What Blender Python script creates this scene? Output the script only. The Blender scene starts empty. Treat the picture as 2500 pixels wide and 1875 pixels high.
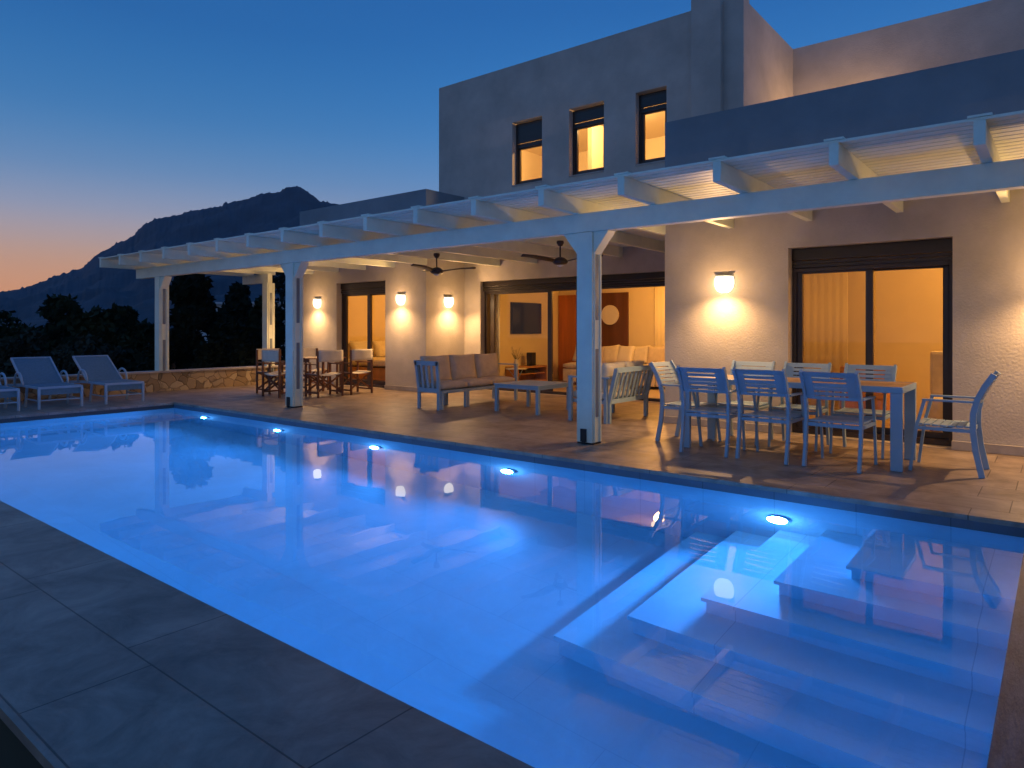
import bpy, bmesh, math, random
from mathutils import Vector, Matrix
from mathutils import noise as mnoise

random.seed(7)
S = bpy.context.scene
C = S.collection
PI = math.pi
rad = math.radians

# ------------------------------------------------------------------ camera
cam_d = bpy.data.cameras.new("camera")
cam = bpy.data.objects.new("camera", cam_d)
C.objects.link(cam)
cam.location = (0, 0, 1.27)
cam.rotation_euler = (rad(90), 0, rad(90 - 51.27))
cam_d.sensor_width = 36
cam_d.lens = 1674 / 2500 * 36
cam_d.shift_y = -(937.5 - 803.4) / 2500
cam_d.clip_start = 0.05
cam_d.clip_end = 6000
S.camera = cam

# ------------------------------------------------------------------ world: dusk sky
def lin(c):
    out = []
    for v in c[:3]:
        v = v / 255
        out.append(v / 12.92 if v <= 0.04045 else ((v + 0.055) / 1.055) ** 2.4)
    return (*out, 1)

W = bpy.data.worlds.new("World")
S.world = W
W.use_nodes = True
nt = W.node_tree
nt.nodes.clear()
N = nt.nodes.new
L = nt.links.new
wo = N("ShaderNodeOutputWorld")
bg = N("ShaderNodeBackground")
tc = N("ShaderNodeTexCoord")
sep = N("ShaderNodeSeparateXYZ")
L(tc.outputs["Generated"], sep.inputs[0])
def ramp(stops, tree=nt):
    r = tree.nodes.new("ShaderNodeValToRGB")
    cr = r.color_ramp
    cr.interpolation = 'B_SPLINE' if tree is nt else 'LINEAR'
    while len(cr.elements) < len(stops):
        cr.elements.new(0.5)
    for e, (p, c) in zip(cr.elements, stops):
        e.position = p
        e.color = c
    return r
warm = ramp([(0.0, lin((224, 152, 100))), (0.045, lin((220, 156, 114))), (0.08, lin((208, 160, 130))), (0.11, lin((190, 164, 156))), (0.15, lin((154, 164, 190))), (0.20, lin((104, 144, 190))),
             (0.27, lin((62, 126, 186))), (0.38, lin((38, 102, 170))), (1.0, lin((26, 78, 150)))])
cool = ramp([(0.0, lin((168, 160, 165))), (0.08, lin((166, 168, 190))), (0.15, lin((130, 156, 200))), (0.22, lin((92, 146, 204))), (0.30, lin((58, 128, 198))),
             (0.42, lin((40, 104, 176))), (1.0, lin((26, 78, 150)))])
L(sep.outputs["Z"], warm.inputs[0]); L(sep.outputs["Z"], cool.inputs[0])
SUNAZ = Vector((-0.995, 0.10, 0)).normalized()
dot = N("ShaderNodeVectorMath"); dot.operation = 'DOT_PRODUCT'
dot.inputs[1].default_value = SUNAZ
L(tc.outputs["Generated"], dot.inputs[0])
mr = N("ShaderNodeMapRange"); mr.interpolation_type = 'SMOOTHSTEP'
mr.inputs["From Min"].default_value = 0.55; mr.inputs["From Max"].default_value = 0.97
L(dot.outputs["Value"], mr.inputs["Value"])
mix = N("ShaderNodeMix"); mix.data_type = 'RGBA'
L(mr.outputs[0], mix.inputs["Factor"]); L(cool.outputs[0], mix.inputs["A"]); L(warm.outputs[0], mix.inputs["B"])
L(mix.outputs["Result"], bg.inputs["Color"])
bg.inputs["Strength"].default_value = 1.0
L(bg.outputs[0], wo.inputs[0])

S.view_settings.view_transform = 'Standard'
S.view_settings.look = 'None'
S.view_settings.gamma = 1
S.view_settings.exposure = 0
cy = S.cycles
cy.use_denoising = True
try:
    cy.denoiser = 'OPENIMAGEDENOISE'
except Exception:
    pass
cy.max_bounces = 10
cy.diffuse_bounces = 5
cy.glossy_bounces = 5
cy.transmission_bounces = 8
cy.transparent_max_bounces = 12
cy.sample_clamp_indirect = 3.0
cy.blur_glossy = 0.5

# ------------------------------------------------------------------ materials
def mat(name, col, rough=0.6, metal=0.0, noise=0.0, nscale=4.0, bump=0.0, bscale=60.0, col2=None, emit=None, estr=0, spec=0.5, stretch=None):
    m = bpy.data.materials.new(name)
    m.use_nodes = True
    t = m.node_tree
    b = t.nodes["Principled BSDF"]
    b.inputs["Roughness"].default_value = rough
    b.inputs["Metallic"].default_value = metal
    b.inputs["Specular IOR Level"].default_value = spec
    b.inputs["Base Color"].default_value = (*col, 1)
    tcn = t.nodes.new("ShaderNodeTexCoord")
    src = tcn.outputs["Object"]
    if stretch:
        mp = t.nodes.new("ShaderNodeMapping")
        mp.inputs["Scale"].default_value = stretch
        t.links.new(src, mp.inputs[0]); src = mp.outputs[0]
    if noise > 0:
        n = t.nodes.new("ShaderNodeTexNoise")
        n.inputs["Scale"].default_value = nscale
        n.inputs["Detail"].default_value = 8
        n.inputs["Roughness"].default_value = 0.62
        t.links.new(src, n.inputs["Vector"])
        c2 = col2 or tuple(c * (1 - noise) for c in col)
        c1 = col if col2 else tuple(min(1, c * (1 + noise * 0.6)) for c in col)
        r = ramp([(0.36, (*c2, 1)), (0.66, (*c1, 1))], t)
        t.links.new(n.outputs["Fac"], r.inputs[0])
        t.links.new(r.outputs[0], b.inputs["Base Color"])
    if bump > 0:
        n2 = t.nodes.new("ShaderNodeTexNoise")
        n2.inputs["Scale"].default_value = bscale
        n2.inputs["Detail"].default_value = 5
        t.links.new(src, n2.inputs["Vector"])
        bp = t.nodes.new("ShaderNodeBump")
        bp.inputs["Strength"].default_value = bump
        bp.inputs["Distance"].default_value = 0.01
        t.links.new(n2.outputs["Fac"], bp.inputs["Height"])
        t.links.new(bp.outputs[0], b.inputs["Normal"])
    if emit:
        b.inputs["Emission Color"].default_value = (*emit, 1)
        b.inputs["Emission Strength"].default_value = estr
    return m

def tile_mat(name, c1, c2, grout, bw, bh, rough, mortar=0.004, offs=0.33, mottled=0.5, bump=0.25, vertical=None, mscale=2.5, shift=(0, 0, 0)):
    m = bpy.data.materials.new(name)
    m.use_nodes = True
    t = m.node_tree
    b = t.nodes["Principled BSDF"]
    b.inputs["Roughness"].default_value = rough
    tcn = t.nodes.new("ShaderNodeTexCoord")
    mp = t.nodes.new("ShaderNodeMapping")
    mp.inputs["Location"].default_value = shift
    if vertical == 'xz':
        mp.inputs["Rotation"].default_value = (rad(-90), 0, 0)
    if vertical == 'yz':
        mp.inputs["Rotation"].default_value = (0, rad(90), 0)
    t.links.new(tcn.outputs["Object"], mp.inputs[0])
    br = t.nodes.new("ShaderNodeTexBrick")
    br.inputs["Scale"].default_value = 1.0
    br.inputs["Brick Width"].default_value = bw
    br.inputs["Row Height"].default_value = bh
    br.inputs["Mortar Size"].default_value = mortar
    br.inputs["Mortar Smooth"].default_value = 0.3
    br.inputs["Bias"].default_value = 0.0
    br.offset = offs
    br.inputs["Color1"].default_value = (*c1, 1)
    br.inputs["Color2"].default_value = (*c2, 1)
    br.inputs["Mortar"].default_value = (*grout, 1)
    t.links.new(mp.outputs[0], br.inputs["Vector"])
    n = t.nodes.new("ShaderNodeTexNoise")
    n.inputs["Scale"].default_value = mscale
    n.inputs["Detail"].default_value = 10
    n.inputs["Roughness"].default_value = 0.68
    n.inputs["Distortion"].default_value = 0.6
    t.links.new(tcn.outputs["Object"], n.inputs["Vector"])
    r = ramp([(0.3, (1 - mottled, 1 - mottled, 1 - mottled, 1)), (0.7, (1 + mottled * .3, 1 + mottled * .3, 1 + mottled * .3, 1))], t)
    t.links.new(n.outputs["Fac"], r.inputs[0])
    mx = t.nodes.new("ShaderNodeMix"); mx.data_type = 'RGBA'; mx.blend_type = 'MULTIPLY'
    mx.inputs["Factor"].default_value = 1
    t.links.new(br.outputs["Color"], mx.inputs["A"]); t.links.new(r.outputs[0], mx.inputs["B"])
    t.links.new(mx.outputs["Result"], b.inputs["Base Color"])
    if bump:
        ad = t.nodes.new("ShaderNodeMath"); ad.operation = 'MULTIPLY_ADD'
        t.links.new(br.outputs["Fac"], ad.inputs[0]); ad.inputs[1].default_value = -1.2
        t.links.new(n.outputs["Fac"], ad.inputs[2])
        bp = t.nodes.new("ShaderNodeBump")
        bp.inputs["Strength"].default_value = bump
        bp.inputs["Distance"].default_value = 0.006
        t.links.new(ad.outputs[0], bp.inputs["Height"])
        t.links.new(bp.outputs[0], b.inputs["Normal"])
    return m

def emis(name, col, s):
    m = bpy.data.materials.new(name)
    m.use_nodes = True
    t = m.node_tree
    t.nodes.clear()
    o = t.nodes.new("ShaderNodeOutputMaterial")
    e = t.nodes.new("ShaderNodeEmission")
    e.inputs[0].default_value = (*col, 1)
    e.inputs[1].default_value = s
    t.links.new(e.outputs[0], o.inputs[0])
    return m

M = {}
M['stucco'] = mat("stucco_taupe", (0.50, 0.455, 0.395), 0.9, noise=0.16, nscale=1.3, bump=0.4, bscale=42)
M['white'] = mat("white_painted_wood", (0.79, 0.83, 0.66), 0.5, noise=0.08, nscale=3, bump=0.08, bscale=40)
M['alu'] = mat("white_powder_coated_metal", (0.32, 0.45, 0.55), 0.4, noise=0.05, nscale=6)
M['bronze'] = mat("dark_brown_aluminium", (0.045, 0.030, 0.024), 0.35, noise=0.15, nscale=5)
M['shutter'] = mat("dark_shutter_box", (0.03, 0.022, 0.018), 0.32, noise=0.2, nscale=3, stretch=(1, 1, 30))
M['black'] = mat("black_plastic", (0.012, 0.012, 0.014), 0.5)
M['panel'] = mat("grey_translucent_panel", (0.20, 0.24, 0.26), 0.3, noise=0.1)
M['floor'] = tile_mat("stone_pavers", (0.32, 0.245, 0.19), (0.37, 0.29, 0.225), (0.10, 0.08, 0.065), 1.2, 0.425, 0.42, mortar=0.004, offs=0.82, mottled=0.62, bump=0.6, mscale=3.0, shift=(0.5, 0.105, 0))
M['pooltile'] = tile_mat("pale_pool_tile", (0.62, 0.70, 0.76), (0.65, 0.73, 0.79), (0.54, 0.62, 0.69), 1.2, 0.6, 0.35, mortar=0.003, offs=0.5, mottled=0.14, bump=0.0, mscale=1.2)
M['poolwall'] = tile_mat("pale_pool_wall_tile", (0.60, 0.68, 0.74), (0.63, 0.71, 0.77), (0.48, 0.56, 0.63), 0.6, 1.2, 0.7, mortar=0.004, offs=0.0, mottled=0.14, bump=0.0, vertical='xz', mscale=1.2)
M['plinth'] = mat("stone_plinth", (0.38, 0.34, 0.30), 0.6, noise=0.2, nscale=5)
M['inwall'] = mat("cream_interior_wall", (0.78, 0.68, 0.46), 0.8, noise=0.04, nscale=1)
M['infloor'] = mat("pale_interior_floor", (0.55, 0.46, 0.34), 0.35, noise=0.1, nscale=2)
M['cushion'] = mat("beige_cushion_fabric", (0.56, 0.48, 0.39), 0.95, noise=0.12, nscale=8, bump=0.35, bscale=180)
M['cream'] = mat("cream_canvas", (0.72, 0.66, 0.54), 0.95, noise=0.1, nscale=9, bump=0.3, bscale=150)
M['teak'] = mat("dark_teak", (0.17, 0.065, 0.03), 0.5, noise=0.35, nscale=7, stretch=(1, 1, .15))
M['tabletop'] = mat("oiled_wood_slab", (0.42, 0.25, 0.12), 0.45, noise=0.3, nscale=6, stretch=(.12, 1, 1))
M['oak'] = mat("orange_oak", (0.50, 0.24, 0.085), 0.45, noise=0.3, nscale=5, stretch=(1, 1, .1))
M['redwood'] = mat("reddish_door_wood", (0.52, 0.17, 0.05), 0.5, noise=0.25, nscale=5, stretch=(1, 1, .1))
M['walnut'] = mat("dark_walnut_panel", (0.12, 0.045, 0.018), 0.4, noise=0.3, nscale=4, stretch=(1, 1, .1))
M['sling'] = mat("grey_mesh_sling", (0.12, 0.23, 0.30), 0.8, noise=0.1, nscale=30, bump=0.2, bscale=300)
M['tv'] = mat("tv_screen", (0.012, 0.012, 0.014), 0.12)
M['ceramic'] = mat("white_ceramic", (0.75, 0.72, 0.66), 0.3, noise=0.05)
M['petal'] = mat("white_petals", (0.8, 0.76, 0.66), 0.8, noise=0.1)
M['stem'] = mat("green_stem", (0.08, 0.12, 0.04), 0.7, noise=0.2)
M['curtain'] = mat("sheer_cream_curtain", (0.80, 0.72, 0.50), 0.9)
M['soil'] = mat("dark_soil_ground", (0.03, 0.035, 0.02), 0.95, noise=0.5, nscale=0.6, bump=0.6, bscale=3)
M['bark'] = mat("tree_bark", (0.06, 0.045, 0.032), 0.9, noise=0.4, nscale=8, bump=0.8, bscale=20)
M['leaf'] = mat("olive_green_leaves", (0.036, 0.044, 0.018), 0.9, spec=0.15, noise=0.55, nscale=1.6, col2=(0.014, 0.022, 0.011))
M['leaf2'] = mat("deep_green_leaves", (0.016, 0.024, 0.012), 0.9, spec=0.15, noise=0.55, nscale=1.8, col2=(0.008, 0.014, 0.009))
M['leaf3'] = mat("grey_green_leaves", (0.045, 0.055, 0.040), 0.9, spec=0.15, noise=0.5, nscale=2.0, col2=(0.022, 0.03, 0.022))
M['rock'] = mat("haze_tinted_scrub_and_limestone", (0.030, 0.05, 0.07), 0.95, noise=0.5, nscale=0.03, col2=(0.010, 0.02, 0.03))  # blue of the distant air is mixed into the rock colour
M['farhouse'] = mat("pale_render", (0.45, 0.45, 0.46), 0.9, noise=0.1, nscale=1)
M['glow'] = emis("lit_lamp_glass", (1.0, 0.84, 0.58), 3.0)
M['wall_shade'] = tile_mat("painted_shade_tile", (0.09, 0.11, 0.14), (0.11, 0.13, 0.16), (0.05, 0.06, 0.07), 0.6, 0.3, 0.35, mortar=0.004, offs=0.0, mottled=0.2, bump=0.0, vertical='xz')  # pool tile darkened to stand for the shade above the water
M['poolglow'] = emis("underwater_lamp_glass", (0.42, 0.80, 1.0), 4.5)
M['ceilglow'] = emis("ceiling_lamp_glass", (1.0, 0.72, 0.38), 6.0)

def stone_mat():
    m = bpy.data.materials.new("rubble_stone")
    m.use_nodes = True
    t = m.node_tree
    b = t.nodes["Principled BSDF"]
    b.inputs["Roughness"].default_value = 0.9
    tcn = t.nodes.new("ShaderNodeTexCoord")
    nz = t.nodes.new("ShaderNodeTexNoise"); nz.inputs["Scale"].default_value = 3
    t.links.new(tcn.outputs["Object"], nz.inputs["Vector"])
    mx = t.nodes.new("ShaderNodeMix"); mx.data_type = 'RGBA'; mx.inputs["Factor"].default_value = 0.2
    t.links.new(tcn.outputs["Object"], mx.inputs["A"]); t.links.new(nz.outputs["Color"], mx.inputs["B"])
    v = t.nodes.new("ShaderNodeTexVoronoi"); v.inputs["Scale"].default_value = 6.5
    t.links.new(mx.outputs["Result"], v.inputs["Vector"])
    ve = t.nodes.new("ShaderNodeTexVoronoi"); ve.feature = 'DISTANCE_TO_EDGE'; ve.inputs["Scale"].default_value = 6.5
    t.links.new(mx.outputs["Result"], ve.inputs["Vector"])
    hs = t.nodes.new("ShaderNodeSeparateColor")
    t.links.new(v.outputs["Color"], hs.inputs[0])
    r = ramp([(0.0, (0.24, 0.17, 0.09, 1)), (0.35, (0.38, 0.27, 0.14, 1)), (0.7, (0.52, 0.40, 0.22, 1)), (1.0, (0.33, 0.25, 0.16, 1))], t)
    t.links.new(hs.outputs[0], r.inputs[0])
    er = ramp([(0.01, (0.62, 0.6, 0.55, 1)), (0.07, (1, 1, 1, 1))], t)
    t.links.new(ve.outputs["Distance"], er.inputs[0])
    m2 = t.nodes.new("ShaderNodeMix"); m2.data_type = 'RGBA'; m2.blend_type = 'MULTIPLY'; m2.inputs["Factor"].default_value = 1
    t.links.new(r.outputs[0], m2.inputs["A"]); t.links.new(er.outputs[0], m2.inputs["B"])
    t.links.new(m2.outputs["Result"], b.inputs["Base Color"])
    bp = t.nodes.new("ShaderNodeBump"); bp.inputs["Strength"].default_value = 0.8; bp.inputs["Distance"].default_value = 0.03
    t.links.new(er.outputs[0], bp.inputs["Height"]); t.links.new(bp.outputs[0], b.inputs["Normal"])
    return m
M['stone'] = stone_mat()
M['slate'] = mat("dark_slate_paving", (0.075, 0.088, 0.105), 0.5, noise=0.4, nscale=5, bump=0.4, bscale=25, stretch=(6, 1, 1))
M['stucco_dark'] = mat("darker_parapet_tone", (0.20, 0.25, 0.285), 0.9, noise=0.14, nscale=1.1, bump=0.4, bscale=42)  # upper bands of the same walls, coloured darker and bluer than below

def glass_pane_mat():
    m = bpy.data.materials.new("window_glass")
    m.use_nodes = True
    t = m.node_tree
    t.nodes.clear()
    o = t.nodes.new("ShaderNodeOutputMaterial")
    tr = t.nodes.new("ShaderNodeBsdfTransparent"); tr.inputs[0].default_value = (0.93, 0.95, 0.88, 1)
    gl = t.nodes.new("ShaderNodeBsdfGlossy"); gl.inputs["Roughness"].default_value = 0.0
    fr = t.nodes.new("ShaderNodeFresnel"); fr.inputs[0].default_value = 1.5
    mu = t.nodes.new("ShaderNodeMath"); mu.operation = 'MULTIPLY'; mu.inputs[1].default_value = 0.9; mu.use_clamp = True
    mx = t.nodes.new("ShaderNodeMixShader")
    t.links.new(fr.outputs[0], mu.inputs[0]); t.links.new(mu.outputs[0], mx.inputs[0])
    t.links.new(tr.outputs[0], mx.inputs[1]); t.links.new(gl.outputs[0], mx.inputs[2])
    t.links.new(mx.outputs[0], o.inputs[0])
    return m
M['glass'] = glass_pane_mat()

def water_mat():
    m = bpy.data.materials.new("calm_pool_water")
    m.use_nodes = True
    t = m.node_tree
    t.nodes.clear()
    o = t.nodes.new("ShaderNodeOutputMaterial")
    g = t.nodes.new("ShaderNodeBsdfRefraction")
    g.inputs["IOR"].default_value = 1.33
    g.inputs["Roughness"].default_value = 0.0
    g.inputs["Color"].default_value = (0.93, 0.98, 1.0, 1)
    gg = t.nodes.new("ShaderNodeBsdfGlossy"); gg.inputs["Roughness"].default_value = 0.0
    fr = t.nodes.new("ShaderNodeFresnel"); fr.inputs[0].default_value = 1.33
    mx = t.nodes.new("ShaderNodeMixShader")
    t.links.new(fr.outputs[0], mx.inputs[0]); t.links.new(g.outputs[0], mx.inputs[1]); t.links.new(gg.outputs[0], mx.inputs[2])
    tcn = t.nodes.new("ShaderNodeTexCoord")
    n = t.nodes.new("ShaderNodeTexNoise"); n.inputs["Scale"].default_value = 1.6; n.inputs["Detail"].default_value = 2
    t.links.new(tcn.outputs["Object"], n.inputs["Vector"])
    bp = t.nodes.new("ShaderNodeBump"); bp.inputs["Strength"].default_value = 0.07; bp.inputs["Distance"].default_value = 0.02
    t.links.new(n.outputs["Fac"], bp.inputs["Height"]); t.links.new(bp.outputs[0], g.inputs["Normal"]); t.links.new(bp.outputs[0], gg.inputs["Normal"])
    t.links.new(mx.outputs[0], o.inputs[0])
    return m
M['water'] = water_mat()

# ------------------------------------------------------------------ helpers
class MB:
    def __init__(s):
        s.v = []; s.f = []; s.smooth = []
    def add(s, vs, fs, sm=False):
        o = len(s.v)
        s.v += [tuple(p) for p in vs]
        for f in fs:
            s.f.append(tuple(i + o for i in f)); s.smooth.append(sm)
        return s
    def box(s, x0, x1, y0, y1, z0, z1, T=None):
        p = [(x0, y0, z0), (x1, y0, z0), (x1, y1, z0), (x0, y1, z0), (x0, y0, z1), (x1, y0, z1), (x1, y1, z1), (x0, y1, z1)]
        if T: p = [tuple(T @ Vector(q)) for q in p]
        return s.add(p, [(3, 2, 1, 0), (4, 5, 6, 7), (0, 1, 5, 4), (1, 2, 6, 5), (2, 3, 7, 6), (3, 0, 4, 7)])
    def bar(s, a, b, w, h, up=(0, 0, 1)):
        a = Vector(a); b = Vector(b)
        d = (b - a).normalized(); up = Vector(up)
        if abs(d.dot(up)) > 0.98: up = Vector((0, 1, 0)) if abs(d.y) < .9 else Vector((1, 0, 0))
        r = d.cross(up).normalized(); u = r.cross(d).normalized()
        p = []
        for c in (a, b):
            for sx, sz in ((-1, -1), (1, -1), (1, 1), (-1, 1)):
                p.append(c + r * sx * w / 2 + u * sz * h / 2)
        return s.add(p, [(3, 2, 1, 0), (4, 5, 6, 7), (0, 1, 5, 4), (1, 2, 6, 5), (2, 3, 7, 6), (3, 0, 4, 7)])
    def poly_bar(s, pts, w, h, up=(1, 0, 0)):
        """rectangular section swept through pts; up = fixed side direction (w along up)"""
        up = Vector(up).normalized(); pts = [Vector(p) for p in pts]; ring = []
        for i, p in enumerate(pts):
            d = (pts[min(i + 1, len(pts) - 1)] - pts[max(i - 1, 0)]).normalized()
            n = d.cross(up).normalized()
            ring.append([p + up * a * w / 2 + n * b * h / 2 for a, b in ((-1, -1), (1, -1), (1, 1), (-1, 1))])
        vs = [q for r in ring for q in r]; fs = []
        for i in range(len(pts) - 1):
            for k in range(4):
                fs.append((i * 4 + k, i * 4 + (k + 1) % 4, i * 4 + 4 + (k + 1) % 4, i * 4 + 4 + k))
        fs.append((3, 2, 1, 0)); m = (len(pts) - 1) * 4; fs.append((m, m + 1, m + 2, m + 3))
        return s.add(vs, fs)
    def tube(s, pts, r, n=8):
        pts = [Vector(p) for p in pts]; rings = []
        ref = None
        for i, p in enumerate(pts):
            d = (pts[min(i + 1, len(pts) - 1)] - pts[max(i - 1, 0)]).normalized()
            if ref is None: ref = Vector((0, 0, 1)) if abs(d.z) < .9 else Vector((1, 0, 0))
            a = d.cross(ref).normalized(); b = a.cross(d).normalized(); ref = b
            rr = r[i] if isinstance(r, (list, tuple)) else r
            rings.append([p + a * math.cos(2 * PI * k / n) * rr + b * math.sin(2 * PI * k / n) * rr for k in range(n)])
        vs = [q for R in rings for q in R]; fs = []
        for i in range(len(pts) - 1):
            for k in range(n):
                fs.append((i * n + k, i * n + n + k, i * n + n + (k + 1) % n, i * n + (k + 1) % n))
        fs.append(tuple(range(n))); m = (len(pts) - 1) * n; fs.append(tuple(reversed(range(m, m + n))))
        return s.add(vs, fs, True)
    def lathe(s, prof, c=(0, 0, 0), n=24):
        c = Vector(c); vs = []; fs = []
        for r, z in prof:
            for k in range(n):
                vs.append((c.x + r * math.cos(2 * PI * k / n), c.y + r * math.sin(2 * PI * k / n), c.z + z))
        for i in range(len(prof) - 1):
            for k in range(n):
                fs.append((i * n + k, i * n + (k + 1) % n, i * n + n + (k + 1) % n, i * n + n + k))
        fs.append(tuple(reversed(range(n)))); m = (len(prof) - 1) * n; fs.append(tuple(range(m, m + n)))
        return s.add(vs, fs, True)
    def build(s, name, m, parent=None, bevel=0, label=None):
        me = bpy.data.meshes.new(name)
        me.from_pydata(s.v, [], s.f)
        me.update()
        for p, sm in zip(me.polygons, s.smooth): p.use_smooth = sm
        me.materials.append(m)
        bm = bmesh.new(); bm.from_mesh(me)
        bmesh.ops.recalc_face_normals(bm, faces=bm.faces)
        if bevel:
            bmesh.ops.remove_doubles(bm, verts=bm.verts, dist=1e-5)
            bmesh.ops.bevel(bm, geom=list(bm.edges), offset=bevel, segments=2, profile=0.6, affect='EDGES', clamp_overlap=True)
        bm.to_mesh(me); bm.free()
        o = bpy.data.objects.new(name, me)
        C.objects.link(o)
        if parent: o.parent = parent
        if label: o['label'] = label
        return o

def tag(o, label=None, cat=None, group=None, kind=None):
    if label: o['label'] = label
    if cat: o['category'] = cat
    if group: o['group'] = group
    if kind: o['kind'] = kind
    return o
def empty(name, loc=(0, 0, 0), rz=0):
    o = bpy.data.objects.new(name, None)
    o.empty_display_size = 0.2
    C.objects.link(o)
    o.location = loc; o.rotation_euler = (0, 0, rz)
    return o
def copy_tree(o, parent=None):
    c = o.copy(); C.objects.link(c); c.parent = parent
    for ch in [x for x in list(o.children)]: copy_tree(ch, c)
    return c
def structure(o): o['kind'] = 'structure'; return o

def wall_mb(axis, p0, p1, a0, a1, z0, z1, openings):
    """wall slab; axis 'y': plane at y=p0 (front) .. p1, running in x from a0 to a1. axis 'x': runs in y."""
    xs = sorted({a0, a1, *[o[0] for o in openings], *[o[1] for o in openings]})
    zs = sorted({z0, z1, *[o[2] for o in openings], *[o[3] for o in openings]})
    # subdivide nothing more; solid test
    def solid(i, k):
        if i < 0 or k < 0 or i >= len(xs) - 1 or k >= len(zs) - 1: return False
        cx = (xs[i] + xs[i + 1]) / 2; cz = (zs[k] + zs[k + 1]) / 2
        return not any(o[0] < cx < o[1] and o[2] < cz < o[3] for o in openings)
    mb = MB()
    def P(a, p, z): return (a, p, z) if axis == 'y' else (p, a, z)
    for i in range(len(xs) - 1):
        for k in range(len(zs) - 1):
            if not solid(i, k): continue
            A, B, Z0, Z1 = xs[i], xs[i + 1], zs[k], zs[k + 1]
            q = [P(A, p0, Z0), P(B, p0, Z0), P(B, p0, Z1), P(A, p0, Z1), P(A, p1, Z0), P(B, p1, Z0), P(B, p1, Z1), P(A, p1, Z1)]
            fs = [(0, 1, 2, 3), (7, 6, 5, 4)]
            if not solid(i - 1, k): fs.append((0, 3, 7, 4))
            if not solid(i + 1, k): fs.append((1, 5, 6, 2))
            if not solid(i, k - 1): fs.append((0, 4, 5, 1))
            if not solid(i, k + 1): fs.append((3, 2, 6, 7))
            mb.add(q, fs)
    return mb
def weld(o):
    bm = bmesh.new(); bm.from_mesh(o.data)
    bmesh.ops.remove_doubles(bm, verts=bm.verts, dist=1e-4)
    bmesh.ops.recalc_face_normals(bm, faces=bm.faces)
    bm.to_mesh(o.data); bm.free(); return o

def light(name, kind, loc, energy, col, parent=None, **k):
    d = bpy.data.lights.new(name, kind)
    d.energy = energy; d.color = col
    for a, b in k.items(): setattr(d, a, b)
    o = bpy.data.objects.new(name, d)
    C.objects.link(o); o.location = loc
    if parent: o.parent = parent
    return o

WARM = (1.0, 0.56, 0.24)
AMBER = (1.0, 0.44, 0.09)
POOLBLUE = (0.026, 0.27, 1.0)

# ------------------------------------------------------------------ ground, terrace, pool
PX0, PX1, PY0, PY1 = -12.0, -0.17, 1.59, 5.60
ZW, ZB = -0.10, -1.58
g = MB(); n = 60
structure(MB().add([(-1490, -240, -3.2), (1490, -240, -3.2), (1490, 1490, -3.2), (-1490, 1490, -3.2)], [(0, 1, 2, 3)]).build("ground", M['soil']))
t = MB()
TZ = -0.035
t.box(-14.6, 6, 0.72, PY0, TZ, 0)                 # near strip
t.box(-14.6, 6, PY1, 8.55, TZ, 0)                 # house side
t.box(-14.6, PX0, PY0, PY1, TZ, 0)                # left end
t.box(-14.6, -4.2, 8.55, 9.6, TZ, 0)
t.box(-9.9, -4.2, 9.6, 10.73, TZ, 0)
structure(t.build("terrace", M['floor']))
structure(MB().box(PX1, 6, PY0, PY1, TZ, 0).build("pool_end_paving", M['slate']))
b = MB()
b.box(-14.6, 6, 0.76, PY0 - 0.2, -3.2, TZ)
b.box(-14.6, 6, PY1 + 0.2, 11, -3.2, TZ)
b.box(-14.6, PX0 - 0.2, PY0 - 0.2, PY1 + 0.2, -3.2, TZ)
b.box(PX1 + 0.2, 6, PY0 - 0.2, PY1 + 0.2, -3.2, TZ)
structure(b.build("terrace_foundation", M['soil']))
# pool shell: floor, walls, corner steps
e = 0.012
pf = MB()
pf.add([(PX0 - e, PY0 - e, ZB), (PX1 + e, PY0 - e, ZB), (PX1 + e, PY1 + e, ZB), (PX0 - e, PY1 + e, ZB)], [(0, 1, 2, 3)])
structure(pf.build("pool_floor", M['pooltile']))
pw = MB()
pw.box(PX0 - .2, PX1 + .2, PY1 + e, PY1 + .2, ZB - .1, TZ)
pw.box(PX0 - .2, PX1 + .2, PY0 - .2, PY0 - e, ZB - .1, TZ)
pw.box(PX0 - .2, PX0 - e, PY0 - e, PY1 + e, ZB - .1, TZ)
pw.box(PX1 + e, PX1 + .2, PY0 - e, PY1 + e, ZB - .1, TZ)
structure(pw.build("pool_wall", M['poolwall']))
wl = MB(); q = 0.0095
wl.box(PX0 - e, PX1 + e, PY1 + 0.002, PY1 + q, ZW + .002, TZ - .001)
wl.box(PX0 - e, PX1 + e, PY0 - q, PY0 - 0.002, ZW + .002, TZ - .001)
wl.box(PX0 - q, PX0 - .002, PY0 - .001, PY1 + .001, ZW + .002, TZ - .001)
wl.box(PX1 + .002, PX1 + q, PY0 - .001, PY1 + .001, ZW + .002, TZ - .001)
structure(wl.build("pool_wall_shade_strip", M['wall_shade']))  # thin strips painting shade onto the dry top of the pool wall
steps = [(-1.06, 4.68, -0.48), (-1.41, 4.38, -0.70), (-1.76, 4.08, -0.92), (-2.11, 3.78, -1.14), (-2.46, 3.48, -1.36)]
st = MB(); zb = ZB
for x, y, z in reversed(steps):
    st.box(x + .025, PX1 + e, y + .025, PY1 + e, zb, z - .05)
    st.box(x, PX1 + e, y, PY1 + e, z - .05, z)
    zb = z
M['steptile'] = tile_mat("pale_step_tile", (0.66, 0.74, 0.79), (0.70, 0.78, 0.82), (0.46, 0.55, 0.62), 1.2, 3.0, 0.5, mortar=0.003, offs=0.0, mottled=0.1, bump=0.0, shift=(0.35, 0.5, 0))
structure(st.build("pool_steps", M['steptile']))
wt = MB()
wt.add([(PX0 - e, PY0 - e, ZW), (PX1 + e, PY0 - e, ZW), (PX1 + e, PY1 + e, ZW), (PX0 - e, PY1 + e, ZW)], [(0, 1, 2, 3)])
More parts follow.
